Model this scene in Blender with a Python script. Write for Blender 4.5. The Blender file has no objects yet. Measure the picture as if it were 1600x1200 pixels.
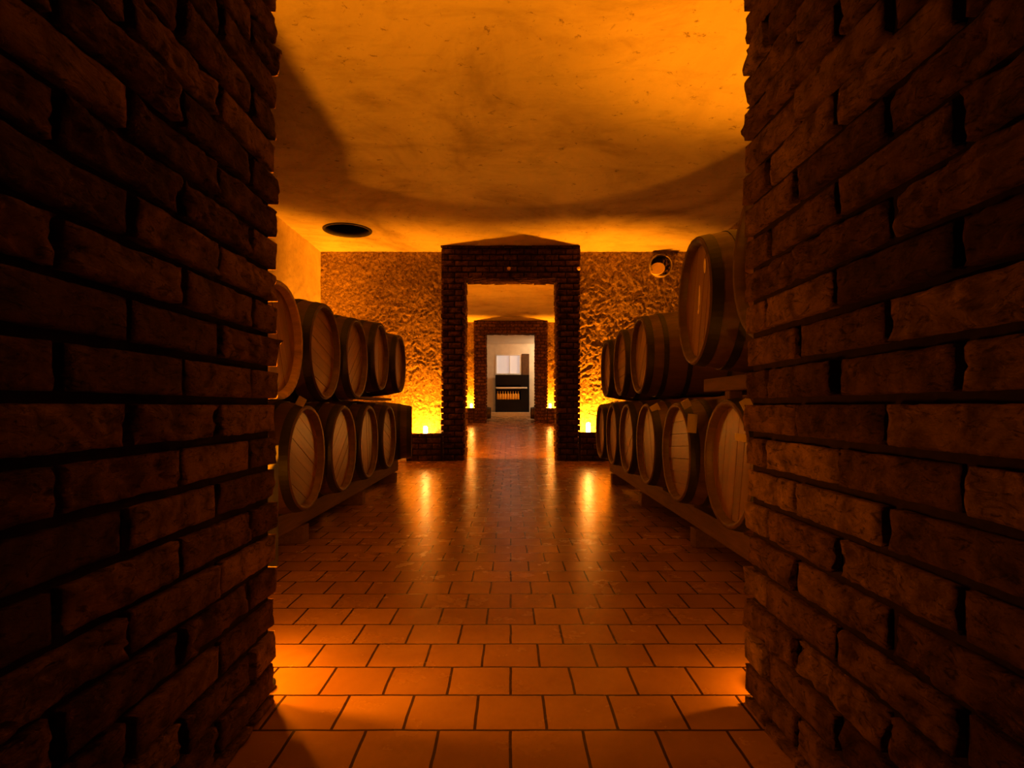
import bpy, bmesh, math, random
from mathutils import Vector, Matrix, noise

random.seed(7)
C = bpy.context.scene.collection
PI = math.pi

# ---------------------------------------------------------------- materials
def new_mat(name):
    m = bpy.data.materials.new(name)
    m.use_nodes = True
    nt = m.node_tree
    b = nt.nodes['Principled BSDF']
    return m, nt, b

def nd(nt, typ, **kw):
    n = nt.nodes.new(typ)
    for k, v in kw.items():
        if k.startswith('i_'):
            n.inputs[k[2:].replace('_', ' ')].default_value = v
        else:
            setattr(n, k, v)
    return n

def ramp(nt, fac, stops):
    r = nt.nodes.new('ShaderNodeValToRGB')
    el = r.color_ramp.elements
    while len(el) < len(stops):
        el.new(0.5)
    for e, (p, c) in zip(el, stops):
        e.position = p
        e.color = (*c, 1)
    nt.links.new(fac, r.inputs['Fac'])
    return r.outputs['Color']

def mixc(nt, fac, a, b, mode='MIX'):
    n = nt.nodes.new('ShaderNodeMix')
    n.data_type = 'RGBA'
    n.blend_type = mode
    for sock, v in ((n.inputs['Factor'], fac), (n.inputs['A'], a), (n.inputs['B'], b)):
        pass
    def put(i, v):
        s = n.inputs[i]
        if hasattr(v, 'is_output'):
            nt.links.new(v, s)
        elif isinstance(v, (int, float)):
            s.default_value = v
        else:
            s.default_value = (*v, 1)
    put(0, fac); put(6, a); put(7, b)
    return n.outputs[2]

def coords(nt, scale=(1, 1, 1), loc=(0, 0, 0), kind='Object'):
    t = nt.nodes.new('ShaderNodeTexCoord')
    m = nt.nodes.new('ShaderNodeMapping')
    m.inputs['Scale'].default_value = scale
    m.inputs['Location'].default_value = loc
    nt.links.new(t.outputs[kind], m.inputs['Vector'])
    return m.outputs['Vector']

def noise_tex(nt, vec, scale, detail=4, rough=0.55, dist=0.0):
    n = nt.nodes.new('ShaderNodeTexNoise')
    n.inputs['Scale'].default_value = scale
    n.inputs['Detail'].default_value = detail
    n.inputs['Roughness'].default_value = rough
    n.inputs['Distortion'].default_value = dist
    nt.links.new(vec, n.inputs['Vector'])
    return n.outputs['Fac']

def bump(nt, bsdf, height, strength, dist, prev=None):
    b = nt.nodes.new('ShaderNodeBump')
    b.inputs['Strength'].default_value = strength
    b.inputs['Distance'].default_value = dist
    nt.links.new(height, b.inputs['Height'])
    if prev is not None:
        nt.links.new(prev, b.inputs['Normal'])
    nt.links.new(b.outputs['Normal'], bsdf.inputs['Normal'])
    return b.outputs['Normal']

def mat_plain(name, col, rough=0.6, metal=0.0, spec=0.5, nscale=20, var=0.25):
    m, nt, b = new_mat(name)
    f = noise_tex(nt, coords(nt), nscale, 5, 0.6)
    c = ramp(nt, f, [(0.3, tuple(x * (1 - var) for x in col)), (0.7, tuple(min(1, x * (1 + var)) for x in col))])
    nt.links.new(c, b.inputs['Base Color'])
    b.inputs['Roughness'].default_value = rough
    b.inputs['Metallic'].default_value = metal
    b.inputs['Specular IOR Level'].default_value = spec
    bump(nt, b, f, 0.25, 0.004)
    return m

def mat_brick(name, c1, c2, c3):
    m, nt, b = new_mat(name)
    v = coords(nt)
    at = nt.nodes.new('ShaderNodeAttribute'); at.attribute_name = 'tint'
    base = ramp(nt, at.outputs['Fac'], [(0.0, c1), (0.5, c2), (1.0, c3)])
    n1 = noise_tex(nt, v, 14, 6, 0.65, 0.4)
    dirt = ramp(nt, n1, [(0.34, (0.3, 0.27, 0.25)), (0.6, (1, 1, 1))])
    col = mixc(nt, 1.0, base, dirt, 'MULTIPLY')
    n5 = noise_tex(nt, coords(nt, (1, 1, 2.6)), 13, 7, 0.7, 2.6)
    cre = ramp(nt, n5, [(0.36, (0.16, 0.13, 0.11)), (0.47, (1, 1, 1))])  # weathering streaks that also paint the crease shading the bump lacks
    col = mixc(nt, 0.85, col, cre, 'MULTIPLY')
    nt.links.new(col, b.inputs['Base Color'])
    b.inputs['Roughness'].default_value = 0.9
    b.inputs['Specular IOR Level'].default_value = 0.2
    vs = coords(nt, (1, 1, 2.2))
    n2 = noise_tex(nt, vs, 18, 8, 0.72, 1.8)
    n3 = noise_tex(nt, v, 160, 3, 0.7)
    p = bump(nt, b, n2, 1.0, 0.035)
    bump(nt, b, n3, 0.5, 0.004, p)
    return m

def mat_stucco(name, col, strength=0.9):
    m, nt, b = new_mat(name)
    v = coords(nt)
    n1 = noise_tex(nt, v, 1.3, 5, 0.6, 0.5)
    c = ramp(nt, n1, [(0.3, tuple(x * 0.72 for x in col)), (0.7, col)])
    pits = noise_tex(nt, v, 19, 4, 0.65, 0.8)
    pc = ramp(nt, pits, [(0.36, (0.38, 0.33, 0.28)), (0.56, (1, 1, 1))])
    c = mixc(nt, min(1.0, strength), c, pc, 'MULTIPLY')
    nt.links.new(c, b.inputs['Base Color'])
    b.inputs['Roughness'].default_value = 0.92
    b.inputs['Specular IOR Level'].default_value = 0.2
    n2 = noise_tex(nt, v, 15, 5, 0.62, 0.9)
    n3 = noise_tex(nt, v, 60, 3, 0.6)
    p = bump(nt, b, n2, strength, 0.034)
    bump(nt, b, n3, 0.35, 0.006, p)
    return m

def mat_ceiling(name):
    m, nt, b = new_mat(name)
    v = coords(nt)
    n1 = noise_tex(nt, coords(nt, (0.7, 0.5, 1)), 0.9, 6, 0.62, 0.8)
    c = ramp(nt, n1, [(0.30, (0.26, 0.21, 0.14)), (0.47, (0.46, 0.4, 0.3)), (0.7, (0.56, 0.51, 0.39))])
    # small pock marks and trowel blemishes
    n2 = noise_tex(nt, v, 11, 4, 0.75, 0.6)
    mk = ramp(nt, n2, [(0.31, (0.32, 0.28, 0.22)), (0.39, (1, 1, 1))])
    n4 = noise_tex(nt, coords(nt, (0.6, 1.2, 1)), 2.6, 6, 0.7, 0.5)
    st = ramp(nt, n4, [(0.34, (0.72, 0.70, 0.62)), (0.52, (1, 1, 1))])
    c = mixc(nt, 0.75, c, mk, 'MULTIPLY')
    c = mixc(nt, 0.65, c, st, 'MULTIPLY')
    nt.links.new(c, b.inputs['Base Color'])
    b.inputs['Roughness'].default_value = 0.9
    b.inputs['Specular IOR Level'].default_value = 0.2
    n3 = noise_tex(nt, v, 30, 5, 0.7)
    bump(nt, b, n3, 0.25, 0.006)
    return m

def mat_tiles(name):
    m, nt, b = new_mat(name)
    t = nt.nodes.new('ShaderNodeTexCoord')
    mp = nt.nodes.new('ShaderNodeMapping')
    mp.inputs['Location'].default_value = (0, -1.626, 0)
    nt.links.new(t.outputs['Object'], mp.inputs['Vector'])
    # slight waviness of the joints
    nz = nt.nodes.new('ShaderNodeTexNoise'); nz.inputs['Scale'].default_value = 6
    nt.links.new(mp.outputs['Vector'], nz.inputs['Vector'])
    sub = nd(nt, 'ShaderNodeVectorMath', operation='SUBTRACT'); sub.inputs[1].default_value = (.5, .5, .5)
    nt.links.new(nz.outputs['Color'], sub.inputs[0])
    sc = nd(nt, 'ShaderNodeVectorMath', operation='SCALE'); sc.inputs['Scale'].default_value = 0.008
    nt.links.new(sub.outputs[0], sc.inputs[0])
    ad = nd(nt, 'ShaderNodeVectorMath', operation='ADD')
    nt.links.new(mp.outputs['Vector'], ad.inputs[0]); nt.links.new(sc.outputs[0], ad.inputs[1])
    br = nt.nodes.new('ShaderNodeTexBrick')
    br.offset = 0.5; br.offset_frequency = 2; br.squash = 1.0
    br.inputs['Scale'].default_value = 1.0
    br.inputs['Mortar Size'].default_value = 0.0045
    br.inputs['Mortar Smooth'].default_value = 0.15
    br.inputs['Bias'].default_value = 0.0
    br.inputs['Brick Width'].default_value = 0.2
    br.inputs['Row Height'].default_value = 0.1967
    br.inputs['Color1'].default_value = (0.42, 0.235, 0.10, 1)
    br.inputs['Color2'].default_value = (0.34, 0.18, 0.078, 1)
    br.inputs['Mortar'].default_value = (0.05, 0.024, 0.014, 1)
    nt.links.new(ad.outputs[0], br.inputs['Vector'])
    v = coords(nt)
    n1 = noise_tex(nt, v, 2.2, 6, 0.6, 0.3)
    d = ramp(nt, n1, [(0.3, (0.72, 0.68, 0.62)), (0.65, (1, 1, 1))])
    c = mixc(nt, 1.0, br.outputs['Color'], d, 'MULTIPLY')
    nt.links.new(c, b.inputs['Base Color'])
    n2 = noise_tex(nt, v, 5, 5, 0.6)
    mr = nd(nt, 'ShaderNodeMapRange'); mr.inputs['To Min'].default_value = 0.22; mr.inputs['To Max'].default_value = 0.31
    nt.links.new(n2, mr.inputs['Value'])
    nt.links.new(mr.outputs[0], b.inputs['Roughness'])
    b.inputs['Specular IOR Level'].default_value = 0.22
    inv = nd(nt, 'ShaderNodeMath', operation='SUBTRACT'); inv.inputs[0].default_value = 1.0
    nt.links.new(br.outputs['Fac'], inv.inputs[1])
    p = bump(nt, b, inv.outputs[0], 0.7, 0.004)
    n3 = noise_tex(nt, v, 14, 3, 0.5)
    bump(nt, b, n3, 0.05, 0.012, p)
    return m

def mat_wood(name, col, rough=0.5, axis='X', plank=None):
    m, nt, b = new_mat(name)
    sc = {'X': (1.2, 14, 14), 'Y': (14, 1.2, 14), 'Z': (14, 14, 1.2)}[axis]
    v = coords(nt, sc)
    n1 = noise_tex(nt, v, 2.2, 6, 0.6, 0.6)
    c = ramp(nt, n1, [(0.3, tuple(x * 0.62 for x in col)), (0.7, tuple(x * 1.15 for x in col))])
    h = n1
    at = nt.nodes.new('ShaderNodeAttribute'); at.attribute_name = 'tint'
    tone = ramp(nt, at.outputs['Fac'], [(0, (0.78, 0.76, 0.74)), (1, (1.0, 1.0, 1.0))])
    c = mixc(nt, 1.0, c, tone, 'MULTIPLY')
    oi = nt.nodes.new('ShaderNodeObjectInfo')
    tone2 = ramp(nt, oi.outputs['Random'], [(0, (0.8, 0.78, 0.76)), (1, (1.0, 1.0, 1.0))])
    c = mixc(nt, 1.0, c, tone2, 'MULTIPLY')
    nt.links.new(c, b.inputs['Base Color'])
    b.inputs['Roughness'].default_value = rough
    bump(nt, b, h, 0.2, 0.004)
    return m

def mat_emit(name, col, strength):
    m, nt, b = new_mat(name)
    b.inputs['Base Color'].default_value = (*col, 1)
    b.inputs['Emission Color'].default_value = (*col, 1)
    b.inputs['Emission Strength'].default_value = strength
    return m

M = {}
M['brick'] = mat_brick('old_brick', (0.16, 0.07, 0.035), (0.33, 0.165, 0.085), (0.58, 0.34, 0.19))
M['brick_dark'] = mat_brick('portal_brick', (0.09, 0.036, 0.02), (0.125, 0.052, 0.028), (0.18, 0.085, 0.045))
M['mortar'] = mat_plain('mortar', (0.03, 0.017, 0.010), 0.95, 0, 0.1, 40)
M['stucco'] = mat_stucco('rough_stucco', (0.42, 0.29, 0.165), 1.0)
M['plaster'] = mat_stucco('wall_plaster', (0.78, 0.66, 0.48), 0.2)
M['ceiling'] = mat_ceiling('ceiling_plaster')
M['tiles'] = mat_tiles('terracotta_tiles')
M['stave'] = mat_wood('oak_stave', (0.12, 0.058, 0.025), 0.5, 'X')
M['head'] = mat_wood('oak_head', (0.26, 0.12, 0.045), 0.36, 'Z')
M['hoop'] = mat_plain('hoop_steel', (0.014, 0.011, 0.01), 0.5, 0.1, 0.5, 30)
M['paleoak'] = mat_wood('pale_oak', (0.60, 0.40, 0.2), 0.5, 'X')
M['beam'] = mat_wood('rack_timber', (0.22, 0.115, 0.055), 0.7, 'Y')
M['post'] = mat_wood('post_timber', (0.2, 0.105, 0.05), 0.7, 'Z')
M['chock'] = mat_wood('chock_timber', (0.58, 0.42, 0.25), 0.7, 'X')
M['paper'] = mat_plain('paper', (0.55, 0.45, 0.30), 0.8, 0, 0.2, 60, 0.08)
M['glint_paint'] = mat_plain('glint_paint', (0.85, 0.72, 0.5), 0.35, 0, 0.5, 60, 0.1)  # pale colour for painted glints on the barrel head
M['black'] = mat_plain('black_metal', (0.02, 0.018, 0.016), 0.5, 0.3, 0.4, 30)
M['vent_shade'] = mat_plain('vent_dark', (0.012, 0.01, 0.008), 0.9, 0, 0.1, 30)  # near-black colour paints the shade inside the vent openings
M['rim'] = mat_plain('vent_rim', (0.30, 0.24, 0.17), 0.6, 0.2, 0.4, 40)
M['pale'] = mat_plain('pale_disc', (0.85, 0.62, 0.36), 0.6, 0, 0.3, 30, 0.08)
M['cream'] = mat_plain('cream_wall', (0.74, 0.66, 0.55), 0.85, 0, 0.2, 6, 0.08)
M['stone'] = mat_plain('step_stone', (0.62, 0.54, 0.44), 0.6, 0, 0.3, 14, 0.12)
M['darkwood'] = mat_plain('dark_cabinet', (0.008, 0.005, 0.004), 0.8, 0, 0.15, 20)
M['brownwood'] = mat_plain('brown_panel', (0.09, 0.04, 0.014), 0.6, 0, 0.3, 14)
M['white'] = mat_plain('white_paint', (0.78, 0.74, 0.68), 0.6, 0, 0.3, 14, 0.05)
M['sky'] = mat_emit('daylit_pane', (0.62, 0.58, 0.54), 0.52)
M['lens'] = mat_emit('lamp_lens', (1.0, 0.42, 0.05), 25)
M['bulb'] = mat_emit('bulb_glass', (1.0, 0.50, 0.09), 120)
M['globe'] = mat_emit('globe_glass', (1.0, 0.85, 0.6), 6)
def mat_glassy(name, col):
    m, nt, b = new_mat(name)
    f = noise_tex(nt, coords(nt), 20)
    c = ramp(nt, f, [(0.2, tuple(x * 0.85 for x in col)), (0.8, col)])
    nt.links.new(c, b.inputs['Base Color'])
    b.inputs['Roughness'].default_value = 0.15
    b.inputs['Coat Weight'].default_value = 0.5
    return m
M['amber'] = mat_glassy('amber_glass', (0.95, 0.52, 0.05))
M['foil'] = mat_plain('foil', (0.75, 0.5, 0.08), 0.35, 0.4, 0.5, 40, 0.1)

# ---------------------------------------------------------------- mesh helpers
def obj(name, bm, mat, parent=None, smooth=False):
    me = bpy.data.meshes.new(name)
    bm.normal_update()
    bm.to_mesh(me); bm.free()
    me.materials.append(M[mat] if isinstance(mat, str) else mat)
    if smooth:
        for p in me.polygons: p.use_smooth = True
    o = bpy.data.objects.new(name, me)
    C.objects.link(o)
    if parent is not None: o.parent = parent
    return o

def struct(name, bm, mat, smooth=False, label=None):
    o = obj(name, bm, mat, None, smooth)
    o['kind'] = 'structure'
    if label: o['label'] = label
    return o

def thing(name, label, cat, loc=(0, 0, 0), rotz=0, group=None):
    o = bpy.data.objects.new(name, None); C.objects.link(o)
    o.empty_display_size = 0.1
    o.location = loc; o.rotation_euler = (0, 0, rotz)
    o['label'] = label; o['category'] = cat
    if group: o['group'] = group
    return o

def tag(o, label, cat, group=None):
    o['label'] = label; o['category'] = cat
    if group: o['group'] = group
    return o

def box(bm, x0, x1, y0, y1, z0, z1, bev=0.0):
    r = bmesh.ops.create_cube(bm, size=1.0)
    vs = r['verts']
    for v in vs:
        v.co = Vector(((x0 + x1) / 2 + v.co.x * (x1 - x0), (y0 + y1) / 2 + v.co.y * (y1 - y0), (z0 + z1) / 2 + v.co.z * (z1 - z0)))
    if bev > 0:
        es = list({e for v in vs for e in v.link_edges})
        bmesh.ops.bevel(bm, geom=es, offset=bev, segments=2, affect='EDGES', profile=0.5)
    return vs

def boxbm(*a, **k):
    bm = bmesh.new(); box(bm, *a, **k); return bm

def lathe(bm, prof, seg=48, axis='X', closed=False, ang0=0.0):
    """prof: list of (axial, radius)."""
    rings = []
    for (s, r) in prof:
        ring = []
        for k in range(seg):
            a = ang0 + 2 * PI * k / seg
            c, d = r * math.cos(a), r * math.sin(a)
            co = (s, c, d) if axis == 'X' else ((c, s, d) if axis == 'Y' else (c, d, s))
            ring.append(bm.verts.new(co))
        rings.append(ring)
    n = len(rings)
    for i in range(n if closed else n - 1):
        A, B = rings[i], rings[(i + 1) % n]
        for k in range(seg):
            bm.faces.new((A[k], A[(k + 1) % seg], B[(k + 1) % seg], B[k]))
    return rings

def cap(bm, ring):
    bm.faces.new(ring)

def finish(bm):
    bmesh.ops.recalc_face_normals(bm, faces=bm.faces)
    return bm

# ---------------------------------------------------------------- brickwork
MJ = 0.0185     # joint width
def bricks(bm, org, U, V, N, ulen, vlen, joints, course=0.098, v0=0.0, depth=0.05, nu=10, nv=4, seed=0, amp=0.010, par0=0):
    """courses of rough bricks on the plane org + u*U + v*V, faces pushed out along N.
    joints: two lists of u positions of head joints, one per course parity."""
    lay = bm.verts.layers.float.get('tint') or bm.verts.layers.float.new('tint')
    rnd = random.Random(seed)
    org, U, V, N = Vector(org), Vector(U), Vector(V), Vector(N)
    k = math.floor((0 - v0) / course) - 1
    while v0 + k * course < vlen - 0.005:
        va, vb = v0 + k * course + MJ / 2, v0 + (k + 1) * course - MJ / 2
        va, vb = max(va, 0.0), min(vb, vlen)
        js = [j for j in joints[(k + par0) % 2] if 0.03 < j < ulen - 0.03]
        us = [-MJ / 2] + sorted(js) + [ulen + MJ / 2]
        k += 1
        if vb - va < 0.02: continue
        for i in range(len(us) - 1):
            ua, ub = us[i] + MJ / 2, us[i + 1] - MJ / 2
            if ub - ua < 0.02: continue
            tint = rnd.random()
            push = rnd.uniform(-0.006, 0.006)
            tu, tv = rnd.uniform(-0.012, 0.012), rnd.uniform(-0.03, 0.03)
            rough = rnd.choice((0.35, 0.8, 1.1, 1.6))
            off = Vector((rnd.uniform(-50, 50), rnd.uniform(-50, 50), rnd.uniform(-50, 50)))
            n_u = max(2, round(nu * (ub - ua) / 0.34))
            grid = []
            for b_ in range(nv + 1):
                row = []
                for a_ in range(n_u + 1):
                    fu, fv = a_ / n_u, b_ / nv
                    # crowd samples to the border for crisp rounded arrises
                    u, v = ua + fu * (ub - ua), va + fv * (vb - va)
                    eu = min(fu, 1 - fu) * (ub - ua); ev = min(fv, 1 - fv) * (vb - va)
                    edge = min(eu, ev)
                    p3 = Vector((u * 9, v * 17, 0)) + off
                    h = noise.noise(p3) * amp * rough * 0.8
                    h += (noise.noise(Vector((u * 26, v * 42, 3)) + off)) * amp * 0.6 * rough
                    # creases of the hand-thrown clay
                    cr = abs(noise.noise(Vector((u * 7 + v * 9, v * 26, 9)) + off))
                    h -= max(0, 0.10 - cr) * amp * 5.0 * rough
                    h += push + tu * (fu - .5) + tv * (vb - va) * (fv - .5)
                    if edge < 0.004:
                        h -= 0.0035
                        ju = noise.noise(Vector((v * 30, u * 30, 1)) + off) * 0.004
                        if fu == 0: u += abs(ju)
                        elif fu == 1: u -= abs(ju)
                        jv = noise.noise(Vector((u * 22, v * 22, 5)) + off) * 0.004
                        if fv == 0: v += abs(jv)
                        elif fv == 1: v -= abs(jv)
                    vert = bm.verts.new(org + U * u + V * v + N * (h))
                    vert[lay] = tint
                    row.append(vert)
                grid.append(row)
            for b_ in range(nv):
                for a_ in range(n_u):
                    bm.faces.new((grid[b_][a_], grid[b_][a_ + 1], grid[b_ + 1][a_ + 1], grid[b_ + 1][a_]))
            loop = [grid[0][a_] for a_ in range(n_u + 1)] + [grid[b_][n_u] for b_ in range(1, nv + 1)] \
                 + [grid[nv][a_] for a_ in range(n_u - 1, -1, -1)] + [grid[b_][0] for b_ in range(nv - 1, 0, -1)]
            back = []
            for q in loop:
                w = q.co - N * depth
                w = w - N * ((w - org).dot(N) + depth)   # flat back
                nvert = bm.verts.new(w); nvert[lay] = tint
                back.append(nvert)
            L = len(loop)
            for q in range(L):
                bm.faces.new((loop[(q + 1) % L], loop[q], back[q], back[(q + 1) % L]))
    return bm

def jset(start, pitch, n):
    return [start + pitch * i for i in range(n)]

REC = 0.030  # depth of the raked joints

# ================================================================= SETTING
ZC = 3.57          # ceiling of the cellar
XW = 3.28          # half width of the cellar rooms
HP = 0.71          # half width of the near passage
YP = 1.78          # end of the near passage
Y1, Y1B = 9.70, 10.25   # first portal
Y2, Y2B = 18.20, 18.75  # second portal
HO = 0.755
HF = 1.152
ZT = 3.03

# ---- near passage walls: brick jambs either side of the camera
YB = -0.9
for s, nm in ((-1, 'wall_left'), (1, 'wall_right')):
    bm = bmesh.new()
    ulen = YP - YB
    # u runs from the room end (y = YP) toward the camera
    if s > 0:
        A = [YP - 1.465 + .356 * i for i in range(9)]; B = [YP - 1.63 + .350 * i for i in range(9)]
    else:
        A = [YP - 1.436 + .347 * i for i in range(9)]; B = [YP - 1.614 + .347 * i for i in range(9)]
    bricks(bm, (s * HP, YP, 0), (0, -1, 0), (0, 0, 1), (-s, 0, 0), ulen, 3.02, (A, B), v0=0.032, seed=11 + s, nu=22, nv=8, par0=0)
    # end of the pier, facing the barrel room
    bricks(bm, (s * (HP + .02), YP - 0.012, 0), (s, 0, 0), (0, 0, 1), (0, 1, 0), HF - HP - .02, ZC, ([.13], [.28]), v0=0.032, seed=31 + s, nu=8, nv=3)
    bmesh.ops.recalc_face_normals(bm, faces=bm.faces)
    w = struct(nm, bm, 'brick', True, 'rough brick passage wall on the ' + ('left' if s < 0 else 'right'))
    core = boxbm(min(s * (HP + .021), s * (HF - .02)), max(s * (HP + .021), s * (HF - .02)), YB, YP - 0.019, 0, ZC)
    obj('mortar_bed', core, 'mortar', w)

# lintel and soffit of the near passage
bm = boxbm(-HP - .02, HP + .02, YB, YP - .02, 3.03, ZC)
struct('trim_1', bm, 'mortar', label='soffit of the near brick passage')

# ---- floors
bm = bmesh.new()
box(bm, -XW - .2, XW + .2, YB - 3.2, Y1B, -0.15, 0.0)
struct('floor', bm, 'tiles', label='square terracotta tiles laid in staggered rows')
def ramp_z(y): return max(0.0, 0.049 * (y - Y1B))
bm = bmesh.new()
YS = 21.4
vs = [bm.verts.new(c) for c in ((-XW - .2, Y1B, 0), (XW + .2, Y1B, 0), (XW + .2, YS, ramp_z(YS)), (-XW - .2, YS, ramp_z(YS)),
      (-XW - .2, Y1B, -.2), (XW + .2, Y1B, -.2), (XW + .2, YS, -.2), (-XW - .2, YS, -.2))]
for f in ((0, 1, 2, 3), (7, 6, 5, 4), (0, 4, 5, 1), (1, 5, 6, 2), (2, 6, 7, 3), (3, 7, 4, 0)):
    bm.faces.new([vs[i] for i in f])
finish(bm)
struct('floor_ramp', bm, 'tiles', label='tiled floor sloping gently up behind the first brick portal')
ZS = ramp_z(YS) + 0.14
struct('floor_step', boxbm(-2.2, 2.2, YS, 23.2, -0.2, ZS, bev=0.01), 'stone', label='pale stone step at the far end')

# ---- ceiling of the barrel room with the round hole of the vent shaft
VX, VY, VR = -2.47, 8.85, 0.33
def ceiling_with_hole(bm, x0, x1, y0, y1, z, cx, cy, r, q=0.6, seg=48):
    def rect(a, b, c, d, nx=1, ny=1):
        for i in range(nx):
            for j in range(ny):
                xa, xb = a + (b - a) * i / nx, a + (b - a) * (i + 1) / nx
                ya, yb = c + (d - c) * j / ny, c + (d - c) * (j + 1) / ny
                bm.faces.new([bm.verts.new(p) for p in ((xa, ya, z), (xa, yb, z), (xb, yb, z), (xb, ya, z))])
    rect(x0, cx - q, y0, y1); rect(cx + q, x1, y0, y1)
    rect(cx - q, cx + q, y0, cy - q); rect(cx - q, cx + q, cy + q, y1)
    inner, outer = [], []
    for k in range(seg):
        a = 2 * PI * k / seg
        c_, s_ = math.cos(a), math.sin(a)
        m_ = q / max(abs(c_), abs(s_))
        inner.append(bm.verts.new((cx + r * c_, cy + r * s_, z)))
        outer.append(bm.verts.new((cx + m_ * c_, cy + m_ * s_, z)))
    for k in range(seg):
        l = (k + 1) % seg
        bm.faces.new((inner[k], inner[l], outer[l], outer[k]))
bm = bmesh.new()
ceiling_with_hole(bm, -XW - .2, XW + .2, 1.2, Y1B, ZC, VX, VY, VR, q=0.42)
bmesh.ops.remove_doubles(bm, verts=bm.verts, dist=1e-4)
for f in bm.faces:
    if f.normal.z > 0: f.normal_flip()
cl = struct('ceiling', bm, 'ceiling', label='stained plaster vault ceiling of the barrel room')
t = thing('ceiling_vent', 'round black vent hole in the ceiling near the far left corner', 'vent', (VX, VY, ZC))
bm = bmesh.new()
lathe(bm, [(-0.004, VR + .035), (-0.016, VR + .03), (-0.016, VR - .004), (0.10, VR - .004), (0.10, VR - .002), (0.0, VR - .002)], 48, 'Z', True)
obj('rim', finish(bm), 'black', t, True)
bm = bmesh.new()
r_ = lathe(bm, [(0.0, VR), (0.5, VR), (0.5, 0.001)], 48, 'Z')
obj('shaft', finish(bm), 'vent_shade', t, True)
struct('ceiling_upper', boxbm(-XW - .2, XW + .2, YB - 3.2, 1.21, ZC, ZC + .2), 'ceiling')
struct('ceiling_room', boxbm(-XW - .2, XW + .2, Y1B, Y2B, ZC, ZC + .2), 'ceiling', label='plaster ceiling of the second room')
struct('ceiling_far', boxbm(-2.2, 2.2, Y2B, 23.2, 3.27, 3.5), 'cream', label='ceiling of the bright far room')

# ---- rough stucco walls (true relief)
def relief(bm, org, U, V, N, ulen, vlen, step, amp, seed):
    org, U, V, N = map(Vector, (org, U, V, N))
    nu, nv = max(1, round(ulen / step)), max(1, round(vlen / step))
    off = Vector((seed * 13.7, seed * 5.1, seed * 3.3))
    g = []
    for j in range(nv + 1):
        row = []
        for i in range(nu + 1):
            u, v = ulen * i / nu, vlen * j / nv
            p = Vector((u, v, 0)) + off
            w = Vector((noise.noise(p * 3.1), noise.noise(p * 3.1 + Vector((9, 4, 2))), 0)) * 0.35
            a = noise.noise((p + w) * 11.0)
            b = noise.noise((p + w * 1.5) * 21.0)
            h = (1 - abs(a)) * 0.6 + b * 0.55 + noise.noise(p * 1.1) * 0.5
            row.append(bm.verts.new(org + U * u + V * v + N * (h - 0.55) * amp))
        g.append(row)
    for j in range(nv):
        for i in range(nu):
            bm.faces.new((g[j][i], g[j][i + 1], g[j + 1][i + 1], g[j + 1][i]))

YW = 10.10
bm = bmesh.new()
relief(bm, (-XW - .05, YW, 0), (1, 0, 0), (0, 0, 1), (0, -1, 0), XW - HF + .17, ZC + .02, 0.02, 0.022, 3)
relief(bm, (HF - .12, YW, 0), (1, 0, 0), (0, 0, 1), (0, -1, 0), XW - HF + .17, ZC + .02, 0.02, 0.024, 8)
w = struct('wall_far', bm, 'stucco', True, 'rough stucco end wall either side of the first brick portal')
bm = bmesh.new()
for s in (-1, 1):
    box(bm, min(s * 1.0, s * (XW + .2)), max(s * 1.0, s * (XW + .2)), YW + .03, Y1B, -.1, ZC + .1)
obj('wall_core', bm, 'plaster', w)
for s, nm in ((-1, 'wall_room_left'), (1, 'wall_room_right')):
    bm = bmesh.new()
    relief(bm, (s * XW, 1.2, 0), (0, 1, 0), (0, 0, 1), (-s, 0, 0), 9.0, ZC + .02, 0.05, 0.02, 5 + s)
    w = struct(nm, bm, 'plaster' if s < 0 else 'stucco', True, 'plastered side wall of the barrel room')
    obj('wall_core', boxbm(min(s * (XW + .03), s * (XW + .25)), max(s * (XW + .03), s * (XW + .25)), YB - 3.2, Y2B, -.1, ZC + .1), 'plaster', w)
bm = bmesh.new()
for s in (-1, 1):
    box(bm, min(s * (HF - .02), s * (XW + .1)), max(s * (HF - .02), s * (XW + .1)), 1.2, 1.4, -.05, ZC)
struct('wall_near', bm, 'plaster', label='plaster wall behind the near brick piers')

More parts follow.
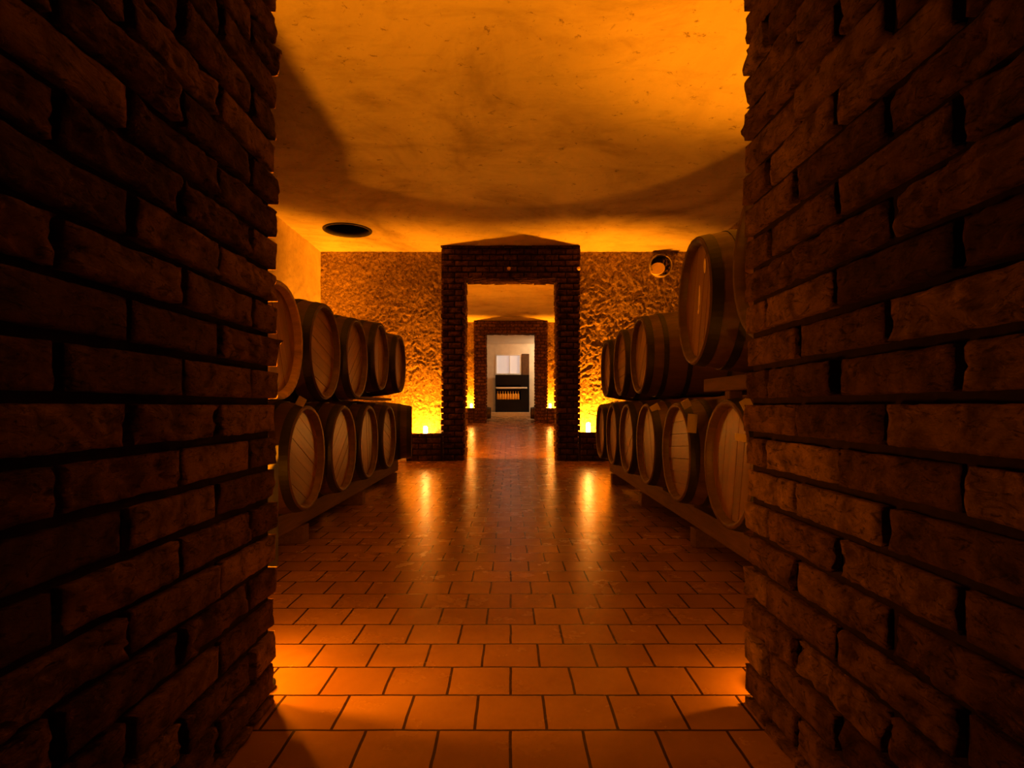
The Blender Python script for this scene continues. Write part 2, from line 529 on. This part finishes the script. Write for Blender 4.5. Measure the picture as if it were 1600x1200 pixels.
# ---- brick portals
def portal(name, y0, y1, zf, zt, hf, ho, zc, seed, label):
    bm = bmesh.new()
    c = 0.098
    pw = hf - ho
    for s in (-1, 1):
        bricks(bm, (s * hf, y0, zf), (-s, 0, 0), (0, 0, 1), (0, -1, 0), pw, zt - zf, ([.22], [.11, .33]), seed=seed + s, nu=5, nv=2, amp=.006)
        bricks(bm, (s * ho, y0 + .0, zf), (0, 1, 0), (0, 0, 1), (-s, 0, 0), y1 - y0, zt - zf, ([.25], [.12, .4]), seed=seed + s + 5, nu=5, nv=2, amp=.006)
        bricks(bm, (s * hf, y0, zf), (0, 1, 0), (0, 0, 1), (s, 0, 0), min(.4, y1 - y0), zc - zf, ([.2], [.1, .3]), seed=seed + s + 9, nu=5, nv=2, amp=.006)
    bricks(bm, (-hf, y0, zt), (1, 0, 0), (0, 0, 1), (0, -1, 0), 2 * hf, zc - zt, (jset(.22, .23, 10), jset(.11, .23, 10)), seed=seed + 20, nu=5, nv=2, amp=.006)
    bricks(bm, (-ho, y0 + .02, zt), (1, 0, 0), (0, 1, 0), (0, 0, -1), 2 * ho, y1 - y0 - .03, (jset(.12, .23, 10), jset(.23, .23, 10)), seed=seed + 30, nu=5, nv=2, amp=.006)
    bmesh.ops.recalc_face_normals(bm, faces=bm.faces)
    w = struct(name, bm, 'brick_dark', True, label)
    bm = bmesh.new()
    for s in (-1, 1):
        box(bm, min(s * (ho + REC), s * (hf - REC)), max(s * (ho + REC), s * (hf - REC)), y0 + REC, y1, zf - .1, zc)
    box(bm, -ho - .05, ho + .05, y0 + REC, y1, zt + REC, zc)
    obj('mortar_bed', bm, 'mortar', w)
    return w
portal('door_1', Y1, Y1B, 0.0, ZT, HF, HO, ZC, 101, 'dark brick doorway portal at the end of the barrel room')
Z2 = ramp_z(Y2)
portal('door_2', Y2, Y2B, Z2 - .02, 3.18, HF, HO, ZC, 161, 'second dark brick portal framed inside the first one')
# second wall
bm = bmesh.new()
relief(bm, (-XW, 18.55, 0.2), (1, 0, 0), (0, 0, 1), (0, -1, 0), XW - HF + .12, ZC - .18, 0.05, 0.03, 13)
relief(bm, (HF - .12, 18.55, 0.2), (1, 0, 0), (0, 0, 1), (0, -1, 0), XW - HF + .12, ZC - .18, 0.05, 0.03, 18)
w = struct('wall_middle', bm, 'stucco', True, 'stucco wall around the second portal')
bm = bmesh.new()
for s in (-1, 1):
    box(bm, min(s * 1.0, s * (XW + .2)), max(s * 1.0, s * (XW + .2)), 18.57, Y2B, 0, ZC + .1)
obj('wall_core', bm, 'plaster', w)

# low brick parapets that shield the up-lights beside each portal
def parapet(name, x0, x1, y0, y1, z0, z1, label, seed):
    bm = bmesh.new()
    bricks(bm, (x0, y0, z0), (1, 0, 0), (0, 0, 1), (0, -1, 0), x1 - x0, z1 - z0, ([.2, .43], [.1, .33]), seed=seed, nu=5, nv=2, amp=.006)
    bmesh.ops.recalc_face_normals(bm, faces=bm.faces)
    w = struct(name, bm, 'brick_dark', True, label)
    obj('mortar_bed', boxbm(x0 - (.03 if x0 > 0 else -.004), x1 + (.03 if x1 < 0 else -.004), y0 + .018, y1 + .03, z0 - .05, z1), 'mortar', w)
parapet('trim_2', -1.72, -HF - .002, Y1 - .09, Y1 - .01, 0, .455, 'low brick parapet left of the first portal', 201)
parapet('trim_3', HF + .002, 1.72, Y1 - .09, Y1 - .01, 0, .475, 'low brick parapet right of the first portal', 203)
parapet('trim_4', -1.72, -HF - .002, Y2 - .07, Y2 + .01, Z2, Z2 + .47, 'low brick parapet left of the second portal', 205)
parapet('trim_5', HF + .002, 1.72, Y2 - .07, Y2 + .01, Z2, Z2 + .46, 'low brick parapet right of the second portal', 207)

# ---- far bright room
for s, nm in ((-1, 'wall_far_left'), (1, 'wall_far_right')):
    struct(nm, boxbm(min(s * 2.0, s * 2.2), max(s * 2.0, s * 2.2), Y2B, 23.0, 0, 3.3), 'cream')
bm = bmesh.new()
YE = 22.2
wx0, wx1, wz0, wz1 = -.585, .39, 2.10, 2.88
box(bm, -2.0, wx0, YE, YE + .2, 0.3, 3.3); box(bm, wx1, 2.0, YE, YE + .2, 0.3, 3.3)
box(bm, wx0, wx1, YE, YE + .2, 0.3, wz0); box(bm, wx0, wx1, YE, YE + .2, wz1, 3.3)
struct('wall_end', bm, 'cream', label='cream end wall of the bright far room')
bm = bmesh.new()
fw = .05
box(bm, wx0, wx0 + fw, YE - .02, YE + .08, wz0, wz1); box(bm, wx1 - fw, wx1, YE - .02, YE + .08, wz0, wz1)
box(bm, wx0 + fw, wx1 - fw, YE - .02, YE + .08, wz1 - fw, wz1); box(bm, wx0 + fw, wx1 - fw, YE - .02, YE + .08, wz0, wz0 + fw)
box(bm, -.06, -.03, YE, YE + .06, wz0 + fw, wz1 - fw)
w = struct('window_1', bm, 'white', label='white framed daylit window on the end wall')
obj('pane', boxbm(wx0 + fw, wx1 - fw, YE + .05, YE + .06, wz0 + fw, wz1 - fw), 'sky', w)

# ================================================================= BARRELS
NS = 28
BL, RB, RH = 0.92, 0.35, 0.295
def prof_r(s):   # s: -.5 .. .5 along the axis
    return RH + (RB - RH) * (1 - (2 * s) ** 2)
def body_bm():
    bm = bmesh.new()
    lay = bm.verts.layers.float.new('tint')
    rnd = random.Random(3)
    per = 4
    seg = NS * per
    tints = [rnd.random() for _ in range(NS)]
    prof = []
    prof += [(-.5 * BL + .05, RH - .034), (-.5 * BL + .004, RH - .020)]
    for i in range(17):
        s = -.5 + i / 16
        prof.append((s * BL, prof_r(s)))
    prof += [(.5 * BL - .004, RH - .020), (.5 * BL - .05, RH - .034)]
    rings = []
    for (x, r) in prof:
        ring = []
        for k in range(seg):
            a = 2 * PI * k / seg
            rr = r - (0.0022 if k % per == 0 else 0)
            v = bm.verts.new((x, rr * math.cos(a), rr * math.sin(a)))
            v[lay] = tints[k // per]
            ring.append(v)
        rings.append(ring)
    for i in range(len(rings) - 1):
        A, B = rings[i], rings[i + 1]
        for k in range(seg):
            bm.faces.new((A[k], A[(k + 1) % seg], B[(k + 1) % seg], B[k]))
    return finish(bm)

def head_bm(side):
    """disc of seven boards set inside the chime; side -1 faces -X."""
    bm = bmesh.new()
    lay = bm.verts.layers.float.new('tint')
    rnd = random.Random(9)
    R = RH - .031
    nb = 7
    x = side * (BL / 2 - .036)
    g = .0015
    for b in range(nb):
        ya, yb = -R + 2 * R * b / nb + g, -R + 2 * R * (b + 1) / nb - g
        tint = rnd.random()
        dx = rnd.uniform(-.0015, .0015)
        n = 10
        pts = []
        for i in range(n + 1):
            y = ya + (yb - ya) * i / n
            z = math.sqrt(max(0, R * R - y * y))
            pts.append((y, z))
        loop = [(y, z) for y, z in pts] + [(y, -z) for y, z in reversed(pts)]
        # drop coincident ends
        clean = []
        for p in loop:
            if not clean or (abs(p[0] - clean[-1][0]) + abs(p[1] - clean[-1][1])) > 1e-4: clean.append(p)
        if abs(clean[0][0] - clean[-1][0]) + abs(clean[0][1] - clean[-1][1]) < 1e-4: clean.pop()
        f = [bm.verts.new((x + dx, y, z)) for y, z in clean]
        k = [bm.verts.new((x - side * .02, y, z)) for y, z in clean]
        for v in f + k: v[lay] = tint
        bm.faces.new(f); bm.faces.new(list(reversed(k)))
        L = len(f)
        for q in range(L):
            bm.faces.new((f[q], f[(q + 1) % L], k[(q + 1) % L], k[q]))
    return finish(bm)

def hoop_bm(sa, sb):
    bm = bmesh.new()
    ra, rb = prof_r(sa / BL), prof_r(sb / BL)
    e = .0035
    lathe(bm, [(sa, ra - .003), (sa, ra + e), (sb, rb + e), (sb, rb - .003)], 72, 'X', True)
    return finish(bm)

def make_barrel(name, bodymat='stave'):
    t = thing(name, '', 'barrel')
    obj('staves', body_bm(), bodymat, t, True)
    for side in (-1, 1):
        obj('barrel_head', head_bm(side), 'head', t)
    for sgn in (-1, 1):
        for a, b in ((.405, .452), (.30, .335), (.13, .165)):
            obj('hoop', hoop_bm(*sorted((sgn * a, sgn * b))), 'hoop', t)
    return t

def dup(root, name=None):
    r = root.copy(); C.objects.link(r)
    for ch in list(root.children):
        c = ch.copy(); C.objects.link(c); c.parent = r
    return r

barrel0 = make_barrel('oak_barrel')
used = [False]
def place(x, y, z, label, group, yaw=0.0, scale=1.0, spin=0.0):
    """x is the plane of the head that faces the aisle."""
    if not used[0]:
        r = barrel0; used[0] = True
    else:
        r = dup(barrel0)
    s = 1 if x > 0 else -1
    r.location = (x + s * (BL / 2) * scale, y, z)
    r.rotation_euler = (spin, 0, yaw)
    r.scale = (scale,) * 3
    r['label'] = label; r['category'] = 'barrel'; r['group'] = group
    return r

ordn = ['first', 'second', 'third', 'fourth', 'fifth', 'sixth']
LX, RX = -1.16, 1.0
GL, GU = 'barrels in the lower row on the left', 'barrels in the upper row on the left'
left_low = [2.55, 3.36, 4.10, 4.83, 5.62, 6.82]
low_lab = ['oak barrel low in the left corner hidden behind the brick passage wall',
           'lower left oak barrel beside the passage wall with glint on its rim',
           'second visible oak barrel in the lower left row, on timber rack',
           'third visible oak barrel in the lower left row, on timber rack',
           'fourth visible oak barrel in the lower left row, mostly in shadow',
           'last oak barrel of lower left row, head glowing in lamplight']
for i, y in enumerate(left_low):
    place(LX, y, .605, low_lab[i], GL, yaw=(math.radians(9) if i == 5 else 0), spin=i * 1.1)
left_up = [(2.97, 1.235), (3.695, 1.245), (4.45, 1.265), (5.27, 1.347), (6.18, 1.347)]
up_lab = ['upper left oak barrel with pale rim, cut off by the passage wall',
          'second oak barrel in the upper left row, beside the pale rimmed one',
          'third oak barrel in the upper left row, with dark hoops',
          'fourth oak barrel in the upper left row, lying on planks',
          'last oak barrel of the upper left row, against the glowing wall']
for i, (y, z) in enumerate(left_up):
    b = place(LX, y, z, up_lab[i], GU, spin=i * .9 + .4)
    if i == 0:
        for ch in b.children:
            if ch.name.startswith('staves'):
                ch.data = ch.data.copy(); ch.data.materials[0] = M['paleoak']; ch['label'] = 'pale oak staves with a light rim'
right_low = [2.73, 3.57, 4.365, 5.10, 5.84, 6.58]
rl_lab = ['lower right oak barrel with pale label on head, beside the passage wall',
          'second oak barrel in the lower right row, paper card at its side',
          'third oak barrel in the lower right row, white tag on top',
          'fourth oak barrel in the lower right row, in shadow',
          'fifth oak barrel in the lower right row, dark and narrow to view',
          'last oak barrel of the lower right row, beside the glowing lamp']
first = None
rl = []
for i, y in enumerate(right_low):
    rl.append(place(RX, y, .63 if i == 0 else .62, rl_lab[i], 'barrels in the lower row on the right', spin=i * 1.3 + .2))
ru_lab = ['oak barrel in upper right row, nearest the raised big barrel',
          'middle oak barrel of the three low stacked ones in upper right row',
          'last oak barrel of the upper right row, beside the bright wall']
for i, (y, z) in enumerate([(4.60, 1.30), (5.40, 1.30), (6.20, 1.30)]):
    place(RX, y, z, ru_lab[i], 'barrels in the upper row on the right', spin=i * .8 + .7)
big = place(.955, 3.05, 1.45, 'big raised oak barrel on the right with painted glints on its head', 'raised barrels on the right rack', yaw=math.radians(-3), scale=1.1, spin=.3)
near = place(.95, 2.18, 1.47, 'raised oak barrel on the right mostly hidden by the brick wall', 'raised barrels on the right rack', scale=1.1, spin=2.0)

# labels and painted glints fixed on heads (parts of their barrel)
def patch(name, parent, mat, y, z, w, h, label, side=-1, rot=0.0):
    """small sheet on the aisle-side head, in the barrel's own coordinates (before its spin)."""
    bm = bmesh.new()
    x = side * (BL / 2 - .0345)
    box(bm, -.001, .001, -w / 2, w / 2, -h / 2, h / 2)
    sp = parent.rotation_euler.x
    bmesh.ops.rotate(bm, verts=bm.verts, cent=(0, 0, 0), matrix=Matrix.Rotation(rot, 3, 'X'))
    bmesh.ops.translate(bm, verts=bm.verts, vec=(x - .001 if side < 0 else x + .001, y, z))
    bmesh.ops.rotate(bm, verts=bm.verts, cent=(0, 0, 0), matrix=Matrix.Rotation(-sp, 3, 'X'))
    o = obj(name, bm, mat, parent); o['label'] = label
    return o
patch('paper_label', rl[0], 'paper', -.10, .13, .13, .035, 'small pale paper label')
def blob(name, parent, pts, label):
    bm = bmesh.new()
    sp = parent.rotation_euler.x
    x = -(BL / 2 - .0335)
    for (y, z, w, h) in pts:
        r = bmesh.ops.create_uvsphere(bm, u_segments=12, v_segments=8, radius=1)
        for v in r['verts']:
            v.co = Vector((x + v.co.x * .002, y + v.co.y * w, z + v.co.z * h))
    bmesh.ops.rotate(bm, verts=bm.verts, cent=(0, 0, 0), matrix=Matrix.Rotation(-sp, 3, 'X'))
    o = obj(name, bm, 'glint_paint', parent, True); o['label'] = label
blob('glint_mark', big, [(.0, .03, .012, .05), (.012, -.01, .009, .045), (.02, -.045, .012, .012), (-.09, .15, .02, .035)], 'pale painted glints')  # bright glints on the head, modelled as pale blobs

# hanging paper cards
def card(x, y, z, w, h, rz, tilt, label):
    bm = boxbm(-w / 2, w / 2, -.0012, .0012, -h / 2, h / 2)
    o = obj('paper_card', bm, 'paper'); o.location = (x, y, z); o.rotation_euler = (0, tilt, rz)
    return tag(o, label, 'tag', 'paper cards on the barrels')
card(1.012, 3.262, .805, .055, .105, .1, .08, 'paper card on the side of second lower right barrel')
card(1.01, 2.50, .905, .05, .06, .15, -.5, 'tilted paper card on top of the lower right barrel by the wall')
card(1.02, 3.40, .915, .05, .05, .1, -.5, 'small pale tag on top of the second lower right barrel')
card(-1.18, 3.29, .925, .05, .055, -.1, .5, 'pale tag on top of the lower left barrel by the passage wall')
card(1.035, 4.19, .885, .065, .06, .1, -.5, 'pale tag on top of the third lower right barrel')

# ---------------------------------------------------------------- racks
def bevbox(x0, x1, y0, y1, z0, z1, b=.006):
    return boxbm(x0, x1, y0, y1, z0, z1, bev=b)

def cradle_bm(x0, x1, yc, zc, r, w, z0, h):
    """block with two hollow shoulders that fits between neighbouring barrels: wide foot, narrow top."""
    bm = bmesh.new()
    pts = [(-w / 2, z0)]
    n = 6
    for i in range(n + 1):
        f = i / n
        pts.append((-w / 2 + (w / 2 - .025) * (1 - (1 - f) ** 2), z0 + h * f))
    for i in range(n, -1, -1):
        f = i / n
        pts.append((w / 2 - (w / 2 - .025) * (1 - (1 - f) ** 2), z0 + h * f))
    pts.append((w / 2, z0))
    A = [bm.verts.new((x0, yc + a, b)) for a, b in pts]; B = [bm.verts.new((x1, yc + a, b)) for a, b in pts]
    bm.faces.new(A); bm.faces.new(list(reversed(B)))
    for q in range(len(pts)):
        l = (q + 1) % len(pts)
        bm.faces.new((A[q], B[q], B[l], A[l]))
    bmesh.ops.remove_doubles(bm, verts=bm.verts, dist=1e-4)
    return finish(bm)

def lower_rack(s, ys, x_front, x_back, y0, y1, label, zc):
    t = thing('barrel_rack', label, 'rack', (0, 0, 0))
    for x in (x_front, x_back):
        obj('beam', bevbox(x - .045, x + .045, y0, y1, .12, .245), 'beam', t)
    for i in range(len(ys)):
        for x in (x_front, x_back):
            yc = (ys[i] + ys[i + 1]) / 2 if i + 1 < len(ys) else ys[i] + .41
            obj('cradle_block', cradle_bm(x - .05, x + .05, yc, zc, RB, .34, .245, .165), 'beam', t)
    n = 4
    for i in range(n):
        y = y0 + .25 + (y1 - y0 - .5) * i / (n - 1)
        obj('foot', bevbox(min(x_front, x_back) - .07, max(x_front, x_back) + .07, y - .05, y + .05, 0, .12), 'beam', t)
    return t
lower_rack(-1, left_low, -1.42, -1.86, 2.1, 7.15, 'low timber rack carrying the left barrel rows', .61)
lower_rack(1, right_low, 1.24, 1.68, 2.0, 7.05, 'low timber rack carrying the right barrel rows', .62)

# raised rack on the right under the two big barrels
t = thing('raised_rack', 'tall timber rack holding two raised barrels on the right', 'rack', (0, 0, 0))
for x in (1.20, 1.72):
    obj('rail', bevbox(x - .04, x + .04, 1.86, 3.52, .985, 1.062), 'beam', t)
for y in (3.15, 2.31):
    for x in (1.20, 1.72):
        obj('post', bevbox(x - .035, x + .035, y - .035, y + .035, .41, .985), 'post', t)

# planks under the far end of the upper left row
for x, w_ in ((-1.42, 'front'), (-1.86, 'back')):
    o = obj('plank', bevbox(x - .05, x + .05, 4.86, 6.72, .966, .992, .003), 'beam')
    tag(o, 'flat plank between the far left barrel tiers, toward the aisle' if w_ == 'front' else 'flat plank between the far left barrel tiers, nearer the side wall', 'plank', 'planks between left tiers')

# ================================================================= WALL FITTINGS
t = thing('wall_vent', 'round vent pipe with painted lit disc high on the far right wall', 'vent', (2.575, YW - .03, 3.315))
bm = bmesh.new()
lathe(bm, [(-.06, .195), (-.075, .19), (-.075, .175), (.03, .175), (.03, .195)], 40, 'Y', True)
obj('pipe_rim', finish(bm), 'rim', t, True)
bm = bmesh.new()
lathe(bm, [(.028, .176), (.029, .001)], 40, 'Y')
obj('pipe_throat', finish(bm), 'vent_shade', t)
bm = bmesh.new()
lathe(bm, [(-.006, .001), (-.006, .125), (.006, .125), (.006, .001)], 32, 'Y')
f = obj('lit_disc', finish(bm), 'pale', t); f.location = (-.07, -.085, -.065); f.rotation_euler = (math.radians(-25), 0, math.radians(-20))  # pale disc stands in for the lit inside of the pipe
f['label'] = 'pale disc painted as the lit pipe inside'
for (x, z, lab) in ((-.03, 3.18, 'tiny pale hook in the middle of the first portal lintel'), (1.125, 3.18, 'tiny pale hook at the right edge of first portal')):
    bm = bmesh.new()
    lathe(bm, [(-.035, .001), (-.035, .02), (-.02, .03), (0, .03), (0, .001)], 16, 'Y')
    o = obj('wall_hook', finish(bm), 'pale', None, True); o.location = (x, Y1 - .008, z)
    tag(o, lab, 'hook')

# ================================================================= FAR ROOM FURNITURE
YC = 21.75
t = thing('display_cabinet', 'black open cabinet with white shelf below the far window', 'cabinet', (0.05, YC, ZS))
def cpart(name, x0, x1, z0, z1, mat, y0=-.02, y1=.38):
    return obj(name, bevbox(x0, x1, y0, y1, z0, z1, .004), mat, t)
cpart('lower_case', -.62, .64, 0, .47, 'darkwood')
cpart('upper_case', -.62, .64, 1.01, 1.385, 'darkwood')
cpart('side_panel', -.62, -.58, .47, 1.01, 'darkwood')
cpart('side_panel', .33, .64, .47, 1.01, 'darkwood')
cpart('back_panel', -.58, .33, .47, 1.01, 'darkwood', .34, .38)
s_ = cpart('shelf', -.60, .56, .875, .93, 'white', -.05, .33); s_['label'] = 'white shelf board'
cpart('shelf', -.58, .33, .79, .85, 'darkwood', 0, .33)
def bottle_parts(t):
    bm = bmesh.new()
    lathe(bm, [(0, .001), (0, .043), (.006, .046), (.19, .046), (.215, .034), (.225, .016), (.25, .0145)], 20, 'Z')
    obj('glass', finish(bm), 'amber', t, True)
    bm = bmesh.new()
    lathe(bm, [(.25, .0145), (.252, .0165), (.30, .0165), (.305, .015), (.305, .001)], 16, 'Z')
    obj('foil_cap', finish(bm), 'foil', t, True)
b0 = thing('amber_bottle', '', 'bottle'); bottle_parts(b0)
blabs = ['amber bottle at the left end of cabinet row', 'second amber bottle from the left in the cabinet', 'third amber bottle from the left in the cabinet',
         'fourth amber bottle from the left in the cabinet', 'fifth amber bottle from left in the cabinet', 'sixth amber bottle from left in the cabinet', 'seventh amber bottle from left in the cabinet',
         'eighth amber bottle from left in the cabinet', 'amber bottle at the right end of cabinet row']
for i in range(9):
    b = b0 if i == 0 else dup(b0)
    b.location = (-.48 + i * .095, YC + .045, ZS + .472)
    b['label'] = blabs[i]; b['category'] = 'bottle'; b['group'] = 'amber bottles in the far cabinet'
obj('shutter', bevbox(.42, .70, YE - .05, YE - .005, 2.09, 2.89), 'brownwood', bpy.data.objects['window_1'])
for s, lab in ((-1, 'small dark cask behind the left pier of second portal'), (1, 'small dark cask behind the right pier of second portal')):
    b = dup(barrel0)
    b.scale = (.62,) * 3
    b.rotation_euler = (0.3, 0, 0)
    b.location = (s * (.66 + .285), 19.5, ramp_z(19.5) + .62 * RB + .01)
    b['label'] = lab; b['category'] = 'barrel'; b['group'] = 'casks beyond the second portal'
    b.name = 'small_cask'

# ================================================================= LAMPS
ORANGE = (1.0, 0.255, 0.003)
def lamp_fixture(x, y, z, rz, label, h=.02):
    t = thing('floor_uplight', label, 'lamp', (x, y, z), rz, 'floor uplights')
    bm = bmesh.new()
    lathe(bm, [(0, .001), (0, .045), (.012, .05), (.02, .05), (.02, .018), (h, .018), (h, .001)], 20, 'Z')
    obj('base', finish(bm), 'black', t, True)
    bm = bmesh.new()
    lathe(bm, [(h, .001), (h, .03), (h + .03, .045), (h + .055, .047), (h + .055, .041), (h + .035, .036), (h + .035, .001)], 24, 'Z')
    obj('housing', finish(bm), 'black', t, True)
    bm = bmesh.new()
    lathe(bm, [(h + .0355, .001), (h + .0355, .0355), (h + .04, .034), (h + .042, .001)], 24, 'Z')
    obj('lens', finish(bm), 'lens', t, True)
    return t
def point(name, loc, power, col=ORANGE, r=.02):
    l = bpy.data.lights.new(name, 'POINT'); l.energy = power; l.color = col; l.shadow_soft_size = r
    o = bpy.data.objects.new(name, l); o.location = loc; C.objects.link(o); return o
def spot(name, loc, target, power, ang, blend=.15, col=ORANGE, r=.02):
    l = bpy.data.lights.new(name, 'SPOT'); l.energy = power; l.color = col; l.shadow_soft_size = r
    l.spot_size = math.radians(ang); l.spot_blend = blend
    o = bpy.data.objects.new(name, l); o.location = loc
    o.rotation_euler = (Vector(target) - Vector(loc)).to_track_quat('-Z', 'Y').to_euler(); C.objects.link(o); return o

def far_lamp(x, y, z, power, dx, zb, label, lz=.165):
    t = lamp_fixture(x, y, z, 0, label, .085)
    bm = bmesh.new()
    lathe(bm, [(0, .001), (0, .03), (.01, .03), (.012, .008), (.40, .008), (.40, .001)], 16, 'Z')
    o = obj('stem', finish(bm), 'black', t, True); o.location = (dx, .0, 0)
    bm = bmesh.new()
    pr = [(.40, .001)] + [(.40 + .03 * (1 - math.cos(a * PI / 12)), .036 * math.sin(a * PI / 12)) for a in range(1, 7)]
    pr += [(zb - .03 + .03 * math.sin(a * PI / 12), .036 * math.cos(a * PI / 12)) for a in range(0, 6)] + [(zb, .001)]
    lathe(bm, pr, 20, 'Z')
    o = obj('bulb', finish(bm), 'bulb', t, True); o.location = (dx, .0, 0); o['label'] = 'glowing white bulb'
    spot('uplight_beam', (x, y, z + lz), (x, y + .27, z + lz + 1), power, 90, .85, r=.012)
far_lamp(-1.53, 9.88, 0, 1200, .09, .57, 'uplight behind the low parapet left of the first portal')
far_lamp(1.41, 9.88, 0, 1650, -.10, .63, 'uplight behind the low parapet right of the first portal')
for s, lab in ((-1, 'left'), (1, 'right')):
    far_lamp(s * 1.34, 18.40, ramp_z(18.40), 1800, -s * .1, .59, 'uplight behind the low parapet %s of the second portal' % lab)
    lamp_fixture(s * 1.45, 10.5, ramp_z(10.5), 0, 'added unseen uplight on the second room floor behind the %s pier of first portal' % lab)  # pair added out of view to brighten the second room's ceiling
    point('uplight_beam', (s * 1.45, 10.5, ramp_z(10.5) + .11), 400)
lt = lamp_fixture(-.80, 1.86, 0, 0, 'tall uplight just behind the left passage wall', .42)
obj('added_shade_plate', boxbm(-.076, -.07, -.05, .33, .30, .755), 'black', lt)  # added unseen plate, cuts the beam to shape the ceiling shadow
spot('uplight_beam', (-.80, 1.86, .51), (-.80 + .1, 1.86 + .43, .51 + .9), 800, 75, .05, r=.008)
point('uplight_spill', (-.80, 1.805, .51), 23, r=.012)  # added point light standing in for spill from the uplight
point('added_floor_glow', (-.86, 1.97, .27), 17, r=.01)  # added point light without a fixture, brightens the floor here
lamp_fixture(.86, 1.85, 0, 0, 'uplight on the floor just behind the right passage wall')
point('uplight_spill', (.86, 1.83, .13), 6, r=.012)
lamp_fixture(2.62, 3.6, 0, 0, 'added unseen uplight on the floor behind the right barrel rows')  # added behind the barrels to brighten the right side of the ceiling
spot('uplight_beam', (2.62, 3.6, .11), (2.5, 3.6, 3.57), 950, 74, .6, r=.012)
lamp_fixture(-2.7, 9.2, 0, 0, 'added unseen uplight on the floor in the far left corner')  # added out of view to brighten the left side wall
spot('uplight_beam', (-2.7, 9.2, .11), (-3.14, 9.32, 1.11), 1500, 74, .9, r=.012)
# lamp added out of view to light the far room
t = thing('added_ceiling_lamp', 'added unseen round lamp on the far room ceiling', 'lamp', (1.72, 21.2, 3.27))
bm = bmesh.new(); lathe(bm, [(0, .001), (0, .12), (-.02, .12), (-.03, .1), (-.03, .001)], 24, 'Z'); obj('base', finish(bm), 'white', t, True)
bm = bmesh.new(); lathe(bm, [(-.03, .1), (-.06, .09), (-.085, .05), (-.09, .001)], 24, 'Z'); obj('lamp_shade', finish(bm), 'globe', t, True)
point('far_room_light', (1.72, 21.2, 3.05), 70, (1.0, .66, .36), .1)

# ================================================================= CAMERA / WORLD
cam = bpy.data.cameras.new('camera')
cam.sensor_width = 36; cam.lens = 914 / 1600 * 36
cam.shift_x = 2 / 1600; cam.shift_y = 35 / 1600
cam.clip_start = 0.02
co = bpy.data.objects.new('camera', cam); C.objects.link(co)
co.location = (0, 0, .9); co.rotation_euler = (PI / 2, 0, 0)
sc = bpy.context.scene
sc.camera = co
w = bpy.data.worlds.new('world'); sc.world = w; w.use_nodes = True
w.node_tree.nodes['Background'].inputs[0].default_value = (1, .45, .1, 1)
w.node_tree.nodes['Background'].inputs[1].default_value = 0.0
sc.view_settings.view_transform = 'Standard'
sc.view_settings.look = 'None'
sc.view_settings.gamma = 1
sc.view_settings.exposure = 0.0
sc.view_settings.use_curve_mapping = False
